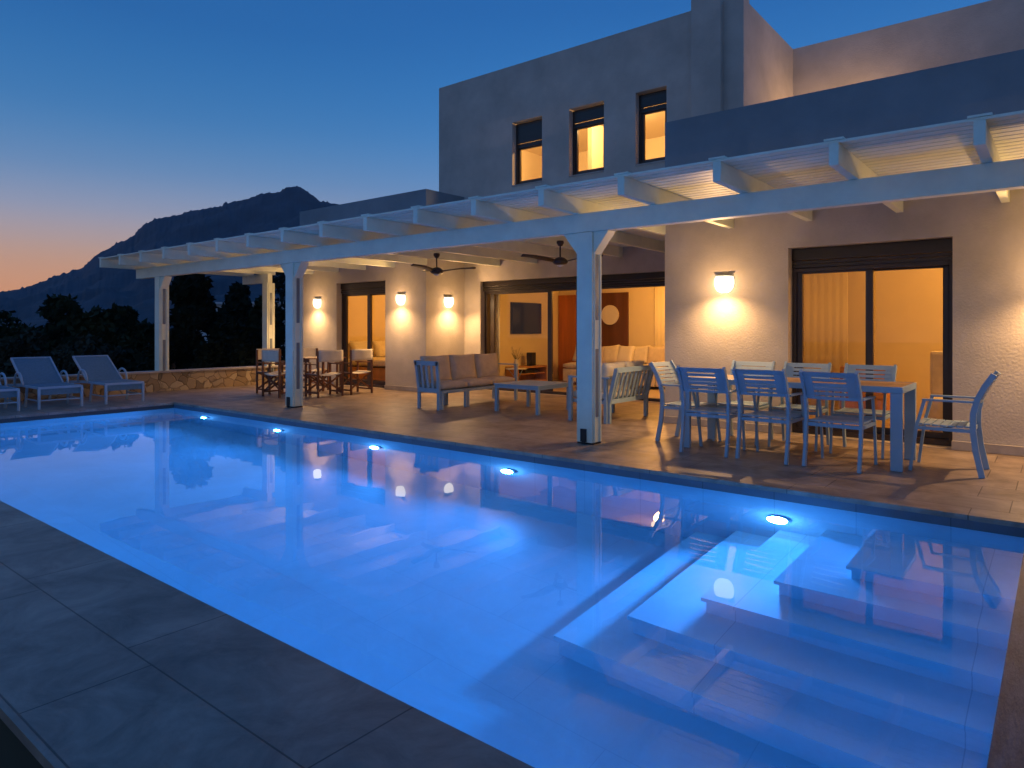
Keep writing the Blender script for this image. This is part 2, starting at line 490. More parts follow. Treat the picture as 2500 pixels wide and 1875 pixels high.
wo_ = structure(wt.build("water", M['water']))
if wo_.data.polygons[0].normal.z < 0: wo_.data.flip_normals()

# underwater lamps on the house-side wall
def disc(x, y, z, r, ry, n=20):
    return
def pool_lamp(x, lab, e=38):
    r = empty("pool_lamp", (x, PY1, -0.62))
    tag(r, lab, "pool lamp", "underwater lamps along the pool wall")
    def ring(r0, r1, y0, y1):
        mb = MB(); k = 24; vs = []; fs = []
        for (rr, yy) in ((r0, y1), (r1, y1), (r1, y0), (r0, y0)):
            for i in range(k): vs.append((rr * math.cos(2 * PI * i / k), yy, rr * math.sin(2 * PI * i / k)))
        for j in range(4):
            for i in range(k):
                a = j * k + i; b_ = j * k + (i + 1) % k; c = ((j + 1) % 4) * k + (i + 1) % k; d = ((j + 1) % 4) * k + i
                fs.append((a, b_, c, d))
        return mb.add(vs, fs, True)
    ring(0.060, 0.078, -0.02, 0.011).build("rim", M['alu'], r)
    mb = MB(); k = 24
    vs = [(0, -0.028, 0)] + [(0.060 * math.cos(2 * PI * i / k), -0.014, 0.060 * math.sin(2 * PI * i / k)) for i in range(k)]
    mb.add(vs, [(0, i + 1, (i + 1) % k + 1) for i in range(k)], True)
    mb.build("lens", M['poolglow'], r)
    l = light("beam_light", 'AREA', (0, -0.05, 0), e, POOLBLUE, r, shape='DISK', size=0.16)
    l.rotation_euler = (rad(-90 - 6), 0, 0)
    light("halo_light", 'POINT', (0, -0.13, 0), 5.0, (0.10, 0.42, 1.0), r, shadow_soft_size=0.0)
    l.data.spread = rad(150)
    return r
pool_lamp(-10.87, "glowing underwater lamp nearest the lounger end of the pool")
pool_lamp(-8.76, "glowing underwater lamp second from the lounger end of the pool")
pool_lamp(-6.64, "glowing underwater lamp below the terrace edge in front of the slatted lounge seat")
pool_lamp(-4.52, "glowing underwater lamp left of the tallest pergola post's foot")
pool_lamp(-1.76, "largest glowing underwater lamp, right above the pool steps", 74)

# ------------------------------------------------------------------ villa
villa = empty("villa", (-4, 9, 0))
tag(villa, "taupe rendered two-storey villa with flat roofs and lit doors behind the pergola", "house")
villa.location = (0, 0, 0)
GP = 4.07
op_r = (-2.58, -0.90, -0.0, 2.25)
op_l = (-9.45, -4.9, -0.0, 2.26)
op_b = (-12.78, -11.12, -0.0, 2.30)
wins = [(-8.60, -7.86, 4.15, 5.41), (-7.23, -6.47, 4.15, 5.41), (-5.83, -5.24, 4.15, 5.41)]
def W_(name, *a):
    return weld(wall_mb(*a).build(name, M['stucco'], villa))
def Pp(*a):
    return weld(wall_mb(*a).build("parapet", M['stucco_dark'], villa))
SZ = 2.775
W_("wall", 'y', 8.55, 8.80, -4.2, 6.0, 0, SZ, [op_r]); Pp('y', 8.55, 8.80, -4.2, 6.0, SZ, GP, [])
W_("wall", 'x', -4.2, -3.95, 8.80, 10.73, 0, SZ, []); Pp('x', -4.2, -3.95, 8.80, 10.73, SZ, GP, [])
W_("wall", 'y', 10.73, 10.98, -9.9, -3.92, 0, 6.55, [op_l] + wins)
W_("wall", 'y', 10.73, 10.98, -10.66, -9.9, 3.0, 6.55, [])
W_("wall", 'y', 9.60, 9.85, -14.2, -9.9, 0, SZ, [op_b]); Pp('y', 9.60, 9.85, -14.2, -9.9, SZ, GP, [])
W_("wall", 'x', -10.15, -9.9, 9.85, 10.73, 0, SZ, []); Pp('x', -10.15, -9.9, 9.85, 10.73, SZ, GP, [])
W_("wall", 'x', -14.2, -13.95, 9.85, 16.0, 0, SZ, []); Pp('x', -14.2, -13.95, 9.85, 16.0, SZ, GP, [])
W_("wall", 'x', -4.17, -3.92, 10.98, 13.28, 0, 6.5, [])
W_("wall", 'y', 13.28, 13.53, -4.17, 6.0, 3.0, 6.5, [])
W_("wall", 'x', -10.66, -10.41, 10.98, 16.0, 3.0, 6.55, [])
W_("wall", 'x', 5.75, 6.0, 8.80, 13.28, 0, GP, [])
MB().box(-4.75, -4.25, 10.62, 10.727, 3.2, 6.72).box(-4.75, -4.25, 10.727, 10.98, 6.553, 6.72).build("chimney_breast", M['stucco'], villa)
MB().box(-10.41, -4.17, 10.98, 16, 6.1, 6.3).build("roof", M['stucco'], villa)
MB().box(-13.95, -10.15, 9.85, 16, 3.0, 3.2).build("roof", M['stucco'], villa)
MB().box(-3.92, 5.75, 8.80, 13.28, 3.0, 3.2).build("roof", M['plinth'], villa)
# plinths
MB().box(-0.905, 6.0, 8.505, 8.547, 0.004, 0.095).build("plinth", M['plinth'], villa)
MB().box(-4.2, -2.60, 8.505, 8.547, 0.004, 0.095).build("plinth", M['plinth'], villa)
MB().box(-11.10, -9.88, 9.555, 9.597, 0.004, 0.095).build("plinth", M['plinth'], villa)
MB().box(-14.2, -12.80, 9.555, 9.597, 0.004, 0.095).build("plinth", M['plinth'], villa)
# interior shells
def room(x0, x1, y0, y1, z0, z1, skip_front=True):
    mb = MB()
    mb.box(x0 - .06, x0, y0, y1, z0, z1)
    mb.box(x1, x1 + .06, y0, y1, z0, z1)
    mb.box(x0 - .06, x1 + .06, y1, y1 + .06, z0, z1)
    mb.build("interior_wall", M['inwall'], villa)
    MB().box(x0 - .06, x1 + .06, y0, y1 + .06, z1, z1 + .06).build("interior_ceiling", M['inwall'], villa)
    MB().box(x0 - .06, x1 + .06, y0 - .248 if z0 < 1 else y0, y1 + .06, z0 - .06 + .004, z0).build("interior_floor", M['infloor'], villa)
room(-3.70, 1.2, 8.803, 11.8, 0.008, 2.62)
room(-9.74, -4.40, 10.983, 14.0, 0.008, 2.42)
room(-13.85, -10.30, 9.853, 13.0, 0.008, 2.62)
room(-10.2, -4.3, 10.983, 14.2, 3.35, 5.62)
MB().box(-7.75, -7.65, 12.2, 14.18, 3.36, 5.60).build("interior_wall", M['inwall'], villa)

def frame_mb(mb, x0, x1, z0, z1, y0, y1, w, wt=None, wb=None):
    wt = wt or w; wb = wb or w
    mb.box(x0, x0 + w, y0, y1, z0, z1); mb.box(x1 - w, x1, y0, y1, z0, z1)
    mb.box(x0 + w, x1 - w, y0, y1, z1 - wt, z1); mb.box(x0 + w, x1 - w, y0, y1, z0, z0 + wb)
def pane(x0, x1, z0, z1, y, par):
    MB().add([(x0, y, z0), (x1, y, z0), (x1, y, z1), (x0, y, z1)], [(0, 1, 2, 3)]).build("pane", M['glass'], par)
    o = par.children[-1]
    if o.data.polygons[0].normal.y > 0: o.data.flip_normals()
def shutter_box(x0, x1, z0, z1, y0, y1, par):
    mb = MB()
    mb.box(x0, x1, y0, y1, z0 + .09, z1)
    mb.box(x0, x1, y0 + .02, y1, z0 + .045, z0 + .085)
    mb.box(x0, x1, y0 + .006, y1, z0, z0 + .04)
    mb.build("shutter_box", M['shutter'], par, bevel=0.004)
# right-hand sliding door
f = MB()
frame_mb(f, -2.575, -0.905, 0.01, 2.01, 8.70, 8.79, 0.045, 0.05, 0.06)
frame_mb(f, -2.53, -1.69, 0.07, 1.96, 8.725, 8.775, 0.065, 0.02, 0.07)
frame_mb(f, -1.78, -0.95, 0.07, 1.96, 8.715 + .065, 8.83, 0.06, 0.02, 0.07)
sd = f.build("sliding_door", M['bronze'], villa, bevel=0.004)
pane(-2.47, -1.75, 0.14, 1.94, 8.75, sd); pane(-1.72, -1.01, 0.14, 1.94, 8.80, sd)
shutter_box(-2.575, -0.905, 2.012, 2.246, 8.68, 8.79, sd)
# living room sliding door
f = MB()
frame_mb(f, -9.445, -4.905, 0.01, 2.06, 10.86, 10.97, 0.06, 0.05, 0.05)
frame_mb(f, -9.30, -7.73, 0.06, 2.01, 10.875, 10.92, 0.10, 0.02, 0.08)
f.box(-7.20, -7.08, 10.925, 10.965, 0.06, 2.01)
sd = f.build("sliding_door", M['bronze'], villa, bevel=0.004)
pane(-9.20, -7.83, 0.14, 1.99, 10.90, sd)
shutter_box(-9.445, -4.905, 2.062, 2.256, 10.80, 10.97, sd)
# bedroom sliding door
f = MB()
frame_mb(f, -12.775, -11.125, 0.01, 2.08, 9.74, 9.84, 0.05, 0.05, 0.05)
frame_mb(f, -12.72, -11.80, 0.06, 2.03, 9.76, 9.80, 0.10, 0.02, 0.08)
frame_mb(f, -11.90, -11.18, 0.06, 2.03, 9.803, 9.838, 0.07, 0.02, 0.08)
sd = f.build("sliding_door", M['bronze'], villa, bevel=0.004)
pane(-12.62, -11.90, 0.14, 2.01, 9.78, sd); pane(-11.83, -11.25, 0.14, 2.01, 9.82, sd)
shutter_box(-12.775, -11.125, 2.082, 2.296, 9.71, 9.84, sd)
# upstairs windows
for (x0, x1, z0, z1), sh in zip(wins, (4.90, 5.06, 5.07)):
    f = MB()
    frame_mb(f, x0 + .005, x1 - .005, z0 + .005, z1 - .02, 10.85, 10.93, 0.045)
    frame_mb(f, x0 + .05, x1 - .05, z0 + .05, sh + .02, 10.87, 10.915, 0.045)
    wn = f.build("window", M['bronze'], villa, bevel=0.003)
    pane(x0 + .09, x1 - .09, z0 + .09, sh, 10.895, wn)
    shutter_box(x0 + .05, x1 - .05, sh, z1 - .07, 10.835, 10.868, wn)
    MB().box(x0 + .002, x1 - .002, 10.715, 10.848, z0 - .03, z0 - .002).build("sill", M['plinth'], wn)

# ------------------------------------------------------------------ wall lamps
def wall_lamp(x, y, z, lab, rz=0, e=26, grp="wall lamps under the pergola", cap=True):
    r = empty("wall_lamp", (x, y, z), rz)          # local -y points away from the wall
    tag(r, lab, "wall lamp", grp)
    mb = MB(); k = 12; vs = []; fs = []
    prof = [(0.066, 0.075), (0.073, 0.045), (0.074, 0.005), (0.066, -0.035), (0.048, -0.066), (0.022, -0.082)]
    for rr, zz in prof:
        for i in range(k + 1):
            a = PI + PI * i / k
            vs.append((rr * 1.75 * math.cos(a), rr * 1.35 * math.sin(a) - 0.006, zz * 1.35))
    for j in range(len(prof) - 1):
        for i in range(k):
            fs.append((j * (k + 1) + i, j * (k + 1) + i + 1, (j + 1) * (k + 1) + i + 1, (j + 1) * (k + 1) + i))
    fs.append(tuple(range((len(prof) - 1) * (k + 1), len(prof) * (k + 1))))
    mb.add(vs, fs, True)
    mb.build("lamp_shade", M['glow'], r)
    if cap:
        MB().box(-0.10, 0.10, -0.085, -0.001, 0.104, 0.112).build("cap", M['alu'], r)
        s_ = light("down_light", 'SPOT', (0, -0.22, -0.03), e * 4.4, WARM, r, spot_size=rad(150), spot_blend=1.0, shadow_soft_size=0.0)
        s_.rotation_euler = (rad(-10), 0, 0)
        u_ = light("outward_glow", 'SPOT', (0, -0.15, 0.03), e * 2.1, WARM, r, spot_size=rad(100), spot_blend=0.6, shadow_soft_size=0.0)
        u_.rotation_euler = (rad(-90 - 42), 0, 0)
        light("room_glow", 'POINT', (0, -0.30, -0.03), e * 0.42, WARM, r, shadow_soft_size=0.0)
    else:
        light("lamp_glow", 'POINT', (0, -0.42, 0), e, WARM, r, shadow_soft_size=0.0)
    return r
wall_lamp(-3.37, 8.55, 1.84, "bright wall lamp beside the wide sliding door, above the dining chairs", e=29)
wall_lamp(0.08, 8.55, 1.80, "wall lamp on the wall right of the dining area, mostly outside the picture", e=38)
wall_lamp(-13.47, 9.60, 1.86, "small wall lamp left of the narrow bedroom door")
wall_lamp(-10.62, 9.60, 1.87, "wall lamp right of the narrow bedroom door, on the projecting wall")
wall_lamp(-9.90, 10.23, 1.82, "wall lamp on the recessed side wall beside the living room door", rz=rad(90))
# upper terrace lamp on the inner face of the parapet
wall_lamp(-2.9, 13.28, 4.6, "lamp on the upper terrace wall, hidden behind the parapet, that lights the upstairs walls", e=75, grp=None, cap=False)

# ------------------------------------------------------------------ pergola
perg = empty("pergola", (0, 0, 0))
tag(perg, "long white timber pergola with slatted roof running along the pool", "pergola")
def post(x0, y0, inset=True, w=0.20, sock=True):
    mb = MB()
    mb.box(x0, x0 + w, y0, y0 + 0.2, 0.02, 2.338)
    mb.box(x0 + .01, x0 + w + .012, y0 + .035, y0 + .05, 0.021, 2.30)
    mb.box(x0 + .01, x0 + w + .012, y0 + .15, y0 + .165, 0.021, 2.30)
    p = mb.build("post", M['white'], perg, bevel=0.004)
    X = x0 + w + .001
    for z0, z1 in ((0.30, 1.05), (1.37, 2.11)):
        MB().box(X, X + .004, y0 + .072, y0 + .128, z0, z1).build("inset_panel", M['panel'], p)
    if sock:
        s = MB(); s.box(x0 + .06, x0 + .13, y0 - .022, y0 - .002, 0.03, 0.17); s.box(x0 - .005, x0 + w + .005, y0 + .02, y0 + .18, 0.001, 0.018)
        s.box(x0 + .075, x0 + .115, y0 - .022, y0 - .002, 0.001, 0.03)
        s.build("post_foot", M['black'], p)
    return p
post(-4.21, 6.40); post(-9.86, 6.30 + .1); post(-14.55, 6.30 + .1 - .05 + .05); post(-14.50, 8.80, sock=False)
post(1.45, 6.40)
def brace(x, side, z=2.34, s=0.19):
    mb = MB(); y0, y1 = 6.425, 6.575
    a = [(x, y0, z - s - .06), (x, y0, z - .002), (x + side * s, y0, z - .002)]
    b_ = [(q[0], y1, q[2]) for q in a]
    mb.add(a + b_, [(0, 1, 2), (5, 4, 3), (0, 3, 4, 1), (1, 4, 5, 2), (2, 5, 3, 0)])
    mb.build("brace", M['white'], perg)
for px in (-4.21, -9.86): brace(px - .001, -1); brace(px + .201 + .001, 1)
brace(-14.55 + .201, 1)
MB().box(-15.43, 4.0, 6.40, 6.52, 2.341, 2.549).build("beam", M['white'], perg, bevel=0.004)
MB().box(-15.4, -14.305, 8.82, 8.94, 2.341, 2.549).build("beam", M['white'], perg, bevel=0.004)
SP = 0.945
def wall_y(x):
    if x > -4.2: return 8.548
    if x > -9.9: return 10.728
    if x > -14.2: return 9.598
    return 9.2
for k in range(-4, 17):
    x1 = -0.41 - SP * k; x0 = x1 - 0.072
    r = MB().box(x0, x1, 5.75, wall_y(x0), 2.551, 2.722).build("rafter", M['white'], perg, bevel=0.004)
    MB().box(x0 - .036, x1 + .036, 5.742, 5.86, 2.746, 2.762).build("cap", M['white'], r)
sl = MB()
y = 5.755; i = 0
segs = [(-15.62, 4.0)]
while y < 10.62:
    if y + .1 < 8.54: rg = [(-15.62, 4.0)]
    elif y + .1 < 9.2: rg = [(-15.62, -4.205)]
    elif y + .1 < 9.59: rg = [(-14.3, -4.205)]
    else: rg = [(-9.895, -4.205)]
    for a, b_ in rg:
        sl.box(a, b_, y, y + 0.098, 2.724, 2.744)
    y += 0.1215; i += 1
sl.build("roof_slats", M['white'], perg)

# ------------------------------------------------------------------ ceiling fans
def fan(x, y, rot, lab):
    r = empty("ceiling_fan", (x, y, 2.55))
    tag(r, lab, "ceiling fan", "fans under the pergola")
    MB().lathe([(0.05, 0), (0.055, -0.03), (0.035, -0.07), (0.014, -0.08)], n=16).build("canopy", M['bronze'], r)
    MB().tube([(0, 0, -0.07), (0, 0, -0.24)], 0.012).build("rod", M['bronze'], r)
    MB().lathe([(0.02, -0.235), (0.06, -0.245), (0.10, -0.275), (0.115, -0.31), (0.09, -0.34), (0.02, -0.35)], n=20).build("motor", M['bronze'], r)
    MB().lathe([(0.05, -0.35), (0.045, -0.365), (0.01, -0.375)], n=16).build("cap", M['ceramic'], r)
    for k in range(3):
        a = rot + k * 2 * PI / 3
        mb = MB(); vs = []; fs = []; m_ = 9
        for i in range(m_):
            t_ = i / (m_ - 1); rr = 0.10 + 0.56 * t_
            w = 0.05 + 0.075 * math.sin(PI * min(1, t_ * 1.15 + .1)) ; zz = -0.30 + 0.05 * math.sin(t_ * PI * .55)
            for s_, dz in ((-1, -.014), (1, .014)):
                for th in (0.0, 0.008):
                    lx, ly = rr, s_ * w / 2
                    vs.append((lx * math.cos(a) - ly * math.sin(a), lx * math.sin(a) + ly * math.cos(a), zz + dz + th))
        for i in range(m_ - 1):
            o = i * 4
            fs += [(o, o + 4, o + 6, o + 2), (o + 1, o + 3, o + 7, o + 5), (o, o + 1, o + 5, o + 4), (o + 2, o + 6, o + 7, o + 3)]
        fs += [(0, 2, 3, 1), (m_ * 4 - 4, m_ * 4 - 3, m_ * 4 - 1, m_ * 4 - 2)]
        mb.add(vs, fs, True); mb.build("blade", M['bronze'], r)
    return r
fan(-8.25, 8.25, rad(38), "dark bronze ceiling fan hanging above the slatted lounge seat")
fan(-5.68, 8.2, rad(10), "dark bronze ceiling fan just left of the tallest pergola post")

# ------------------------------------------------------------------ dining set
def dining_chair():
    r = empty("dining_chair")
    # local: +y is forward
    prof = [(-0.27, 0.0), (-0.225, 0.22), (-0.205, 0.40), (-0.207, 0.54), (-0.235, 0.66), (-0.29, 0.78), (-0.355, 0.885)]
    for s in (-1, 1):
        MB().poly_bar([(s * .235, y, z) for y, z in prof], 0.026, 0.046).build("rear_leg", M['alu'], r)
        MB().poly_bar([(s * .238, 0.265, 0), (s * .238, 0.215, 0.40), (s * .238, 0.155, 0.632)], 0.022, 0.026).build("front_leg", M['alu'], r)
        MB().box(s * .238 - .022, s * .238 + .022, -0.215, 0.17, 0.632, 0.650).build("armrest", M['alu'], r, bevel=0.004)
    # back panel, bowed backwards in the middle
    def yz(z):
        for (y0, z0), (y1, z1) in zip(prof, prof[1:]):
            if z0 <= z <= z1: return y0 + (y1 - y0) * (z - z0) / (z1 - z0)
        return prof[-1][0]
    mb = MB(); nx = 12
    def strip(x0, x1, z0, z1, n_):
        vs = []; fs = []
        for i in range(n_ + 1):
            x = x0 + (x1 - x0) * i / n_
            bow = -0.03 * (1 - (x / .225) ** 2)
            for z in (z0, z1):
                yy = yz(z) + bow
                vs.append((x, yy - .005, z)); vs.append((x, yy + .007, z))
        for i in range(n_):
            o = i * 4
            fs += [(o, o + 4, o + 6, o + 2), (o + 1, o + 3, o + 7, o + 5), (o, o + 1, o + 5, o + 4), (o + 2, o + 6, o + 7, o + 3)]
        fs += [(0, 2, 3, 1), (n_ * 4, n_ * 4 + 1, n_ * 4 + 3, n_ * 4 + 2)]
        mb.add(vs, fs)
    zs_ = 0.635
    strip(-.222, .222, 0.835, 0.882, nx)
    strip(-.222, .222, 0.628, 0.655, nx)
    for k in range(4): strip(-.222, .222, 0.668 + k * .042, 0.668 + k * .042 + .029, nx)
    strip(-.222, -.145, 0.6553, 0.8347, 3); strip(.145, .222, 0.6553, 0.8347, 3)
    mb.build("backrest", M['alu'], r)
    # seat
    mb = MB()
    for k in range(7):
        y0 = -0.195 + k * .061
        mb.box(-.222, .222, y0, y0 + .052, 0.408 + .002 * abs(3 - k), 0.422 + .002 * abs(3 - k))
    mb.build("seat", M['alu'], r)
    mb = MB()
    mb.box(-.222, .222, 0.205, 0.228, 0.372, 0.404); mb.box(-.222, .222, -0.205, -0.182, 0.372, 0.404)
    mb.box(-.248, -.224, -0.19, 0.215, 0.375, 0.404); mb.box(.224, .248, -0.19, 0.215, 0.375, 0.404)
    mb.build("seat_frame", M['alu'], r)
    return r
dc = dining_chair()
spots = [
    (-2.83, 6.87, 2, "white slat-back dining chair, leftmost of the three with their backs to the pool"),
    (-2.235, 6.88, -2, "white slat-back dining chair, middle one of the three with their backs to the pool"),
    (-1.61, 6.89, -3, "white slat-back dining chair, rightmost of the three with their backs to the pool"),
    (-2.84, 7.76, 180, "white dining chair against the house wall side, behind the leftmost pool-side chair"),
    (-2.23, 7.77, 181, "white dining chair on the house side of the table, behind the middle pool-side chair"),
    (-1.60, 7.76, 179, "white dining chair on the house side of the table, behind the rightmost pool-side chair"),
    (-0.80, 7.29, 90, "white dining chair at the right end of the table, seen side-on and facing left"),
    (-3.30, 7.32, -92, "white dining chair at the left end of the table, next to the slatted armchair"),
]
for i, (x, y, a, lab) in enumerate(spots):
    o = dc if i == 0 else copy_tree(dc)
    o.location = (x, y, 0.002); o.rotation_euler = (0, 0, rad(a))
    tag(o, lab, "dining chair", "dining chairs around the long table")
dt = empty("dining_table", (-2.15, 7.27, 0.002))
tag(dt, "long white dining table with wooden top in front of the wide sliding door", "table")
MB().box(-1.03, 1.03, -.345, .345, 0.732, 0.748).build("tabletop", M['tabletop'], dt, bevel=0.003)
mb = MB()
mb.box(-1.05, 1.05, -.375, -.347, 0.695, 0.75); mb.box(-1.05, 1.05, .347, .375, 0.695, 0.75)
mb.box(-1.05, -1.032, -.347, .347, 0.695, 0.75); mb.box(1.032, 1.05, -.347, .347, 0.695, 0.75)
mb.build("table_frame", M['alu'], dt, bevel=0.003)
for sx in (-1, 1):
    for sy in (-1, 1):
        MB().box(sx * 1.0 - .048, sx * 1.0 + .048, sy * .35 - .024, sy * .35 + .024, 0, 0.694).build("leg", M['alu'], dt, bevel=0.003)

# ------------------------------------------------------------------ lounge group
def cushion(x0, x1, y0, y1, z0, z1, T, par, name="cushion", m=None, puff=0.25):
    bm = bmesh.new()
    bmesh.ops.create_grid(bm, x_segments=8, y_segments=8, size=1)
    me = bpy.data.meshes.new(name)
    vs = []; fs = []; n_ = 9
    def surf(s):
        base = len(vs)
        for i in range(n_):
            for j in range(n_):
                u = i / (n_ - 1) * 2 - 1; v = j / (n_ - 1) * 2 - 1
                e_ = (1 - u ** 4) * (1 - v ** 4)
                h = (0.5 + 0.5 * e_ ** 0.35)
                pin = 1 - 0.05 * (1 - abs(u)) * (abs(v) ** 6)
                pin2 = 1 - 0.05 * (1 - abs(v)) * (abs(u) ** 6)
                vs.append((u * pin2, v * pin, s * (h if e_ > 0 else 0.5 * (1 if puff < .5 else .6))))
        return base
    a = surf(1); b_ = surf(-1)
    for i in range(n_ - 1):
        for j in range(n_ - 1):
            fs.append((a + i * n_ + j, a + (i + 1) * n_ + j, a + (i + 1) * n_ + j + 1, a + i * n_ + j + 1))
            fs.append((b_ + i * n_ + j, b_ + i * n_ + j + 1, b_ + (i + 1) * n_ + j + 1, b_ + (i + 1) * n_ + j))
    edge = [(i, 0) for i in range(n_)] + [(n_ - 1, j) for j in range(1, n_)] + [(i, n_ - 1) for i in range(n_ - 2, -1, -1)] + [(0, j) for j in range(n_ - 2, 0, -1)]
    for (i, j), (k, l) in zip(edge, edge[1:] + edge[:1]):
        fs.append((a + i * n_ + j, b_ + i * n_ + j, b_ + k * n_ + l, a + k * n_ + l))
    bm.free()
    cx, cy_, cz = (x0 + x1) / 2, (y0 + y1) / 2, (z0 + z1) / 2
    sx, sy, sz = (x1 - x0) / 2, (y1 - y0) / 2, (z1 - z0) / 2
    vv = [T @ Vector((cx + p[0] * sx, cy_ + p[1] * sy, cz + p[2] * sz)) for p in vs]
    mb = MB(); mb.add(vv, fs, True)
    return mb.build(name, m or M['cushion'], par)
I4 = Matrix.Identity(4)
def tilt(x, y, z, deg, axis='Y'):
    return Matrix.Translation((x, y, z)) @ Matrix.Rotation(rad(deg), 4, axis)
# sofa facing +x, slatted near side panel
sf = empty("outdoor_sofa", (0, 0, 0.002))
tag(sf, "white slat-sided outdoor sofa with beige cushions facing the low table", "sofa")
mb = MB()   # near side panel with slats (leans back towards the rear leg)
Y0, Y1 = 7.63, 7.665
xl0, xl1 = -8.03, -7.60
def side_panel(mb, ya, yb, slats=True):
    # tapered panel: top wider to the left like a raked back
    T0 = (-8.13, 0.75); T1 = (-7.61, 0.75)
    yc = (ya + yb) / 2; w = yb - ya
    mb.poly_bar([(-8.04, yc, 0), (-8.04, yc, 0.28), (-8.115, yc, 0.75)], w, 0.05, up=(0, 1, 0))
    mb.poly_bar([(-7.60, yc, 0), (-7.60, yc, 0.28), (-7.635, yc, 0.75)], w, 0.055, up=(0, 1, 0))
    mb.box(-8.135, -7.61, ya, yb, 0.69, 0.76)
    mb.box(-8.03, -7.62, ya + .002, yb - .002, 0.27, 0.335)
    if slats:
        for k in range(3):
            xb = -7.935 + k * .105; xt = -7.99 + k * .115
            mb.poly_bar([(xb, yc, 0.335), (xt, yc, 0.69)], w * .7, 0.042, up=(0, 1, 0))
side_panel(mb, Y0, Y1)
mb.build("side_panel", M['alu'], sf)
mb = MB()   # far open arm
mb.box(-8.14, -7.56, 9.54, 9.60, 0.63, 0.65); mb.box(-7.605, -7.56, 9.545, 9.59, 0, 0.63); mb.box(-8.12, -8.08, 9.545, 9.59, 0, 0.63)
mb.build("armrest", M['alu'], sf)
mb = MB()
mb.box(-8.08, -7.56, 7.667, 9.54, 0.255, 0.30)
for y_ in (8.22, 8.27): mb.box(-7.60, -7.56, y_, y_ + .045, 0, 0.255); mb.box(-8.08, -8.04, y_, y_ + .045, 0, 0.255)
mb.box(-7.60, -7.56, 7.67, 7.715, 0, 0.255)
mb.build("seat_frame", M['alu'], sf, bevel=0.003)
mb = MB()
mb.poly_bar([(-8.18, 7.67, 0.74), (-8.18, 9.54, 0.74)], 0.03, 0.05, up=(1, 0, 0))
mb.poly_bar([(-8.10, 7.67, 0.34), (-8.10, 9.54, 0.34)], 0.03, 0.05, up=(1, 0, 0))
for k in range(16):
    y_ = 7.75 + k * .115
    mb.bar((-8.10, y_, 0.34), (-8.18, y_, 0.74), 0.045, 0.02, up=(1, 0, 0))
mb.build("back_frame", M['alu'], sf)
for k in range(3):
    y0 = 7.675 + k * .625
    cushion(-8.07, -7.575, y0, y0 + .61, 0.301, 0.43, I4, sf, "seat_cushion")
    cushion(-.065, .065, -.29, .29, -.23, .20, tilt(-7.97, y0 + .30, 0.63, -14), sf, "back_cushion") if False else None
def back_cushion(xc, yc, zc, par, w=.60, h=.44, th=.14, lean=-13, m=None, yaw=0, name="back_cushion"):
    T = Matrix.Translation((xc, yc, zc)) @ Matrix.Rotation(rad(yaw), 4, 'Z') @ Matrix.Rotation(rad(90 + lean), 4, 'Y')
    return cushion(-h / 2, h / 2, -w / 2, w / 2, -th / 2, th / 2, T, par, name, m)
for k in range(3): back_cushion(-7.99, 7.98 + k * .625, 0.615, sf, lean=-10)

# low coffee table
ct = empty("coffee_table", (-6.43, 8.54, 0.002))
tag(ct, "low white square coffee table between the sofa and the slatted armchair", "coffee table")
MB().box(-.43, .43, -.44, .44, 0.405, 0.43).build("tabletop", M['alu'], ct, bevel=0.003)
MB().box(-.42, .42, -.43, -.39, 0.365, 0.403).box(-.42, .42, .39, .43, 0.365, 0.403).box(-.42, -.38, -.388, .388, 0.365, 0.403).box(.38, .42, -.388, .388, 0.365, 0.403).build("table_frame", M['alu'], ct)
for sx in (-1, 1):
    for sy in (-1, 1):
        MB().box(sx * .395 - .025, sx * .395 + .025, sy * .405 - .025, sy * .405 + .025, 0, 0.364).build("leg", M['alu'], ct)

# armchair / love seat with its slatted back to the dining table (faces -x)
ac = empty("slatted_armchair", (0, 0, 0.002))
tag(ac, "white slat-back outdoor love seat turned away, just right of the tallest pergola post", "armchair")
mb = MB()
mb.poly_bar([(-4.74, 7.99, 0), (-4.74, 7.99, 0.27), (-4.62, 7.99, 0.74)], 0.045, 0.05, up=(0, 1, 0))
mb.poly_bar([(-4.74, 9.03, 0), (-4.74, 9.03, 0.27), (-4.62, 9.03, 0.74)], 0.045, 0.05, up=(0, 1, 0))
mb.bar((-4.625, 7.99, 0.715), (-4.625, 9.03, 0.715), 0.03, 0.07, up=(-.25, 0, 1))
mb.bar((-4.735, 7.99, 0.285), (-4.735, 9.03, 0.285), 0.03, 0.06, up=(-.25, 0, 1))
for k in range(8):
    y_ = 8.09 + k * .12
    mb.bar((-4.735, y_, 0.31), (-4.635, y_, 0.69), 0.045, 0.018, up=(1, 0, 0))
mb.build("back_frame", M['alu'], ac)
for y_ in (7.955, 9.10):
    mb = MB()
    mb.box(-5.36, -4.70, y_ - .03, y_ + .03, 0.60, 0.622)
    mb.box(-5.36, -5.31, y_ - .022, y_ + .022, 0, 0.60)
    mb.box(-4.79, -4.745, y_ - .022, y_ + .022, 0.0, 0.60)
    mb.build("armrest", M['alu'], ac)
mb = MB(); mb.box(-5.36, -4.77, 7.98, 9.075, 0.255, 0.30); mb.build("seat_frame", M['alu'], ac)
for k in range(2):
    y0 = 7.985 + k * .545
    cushion(-5.38, -4.78, y0, y0 + .535, 0.301, 0.42, I4, ac, "seat_cushion", M['cream'])
    back_cushion(-4.86, y0 + .27, 0.60, ac, w=.52, h=.42, lean=14, m=M['cream'])

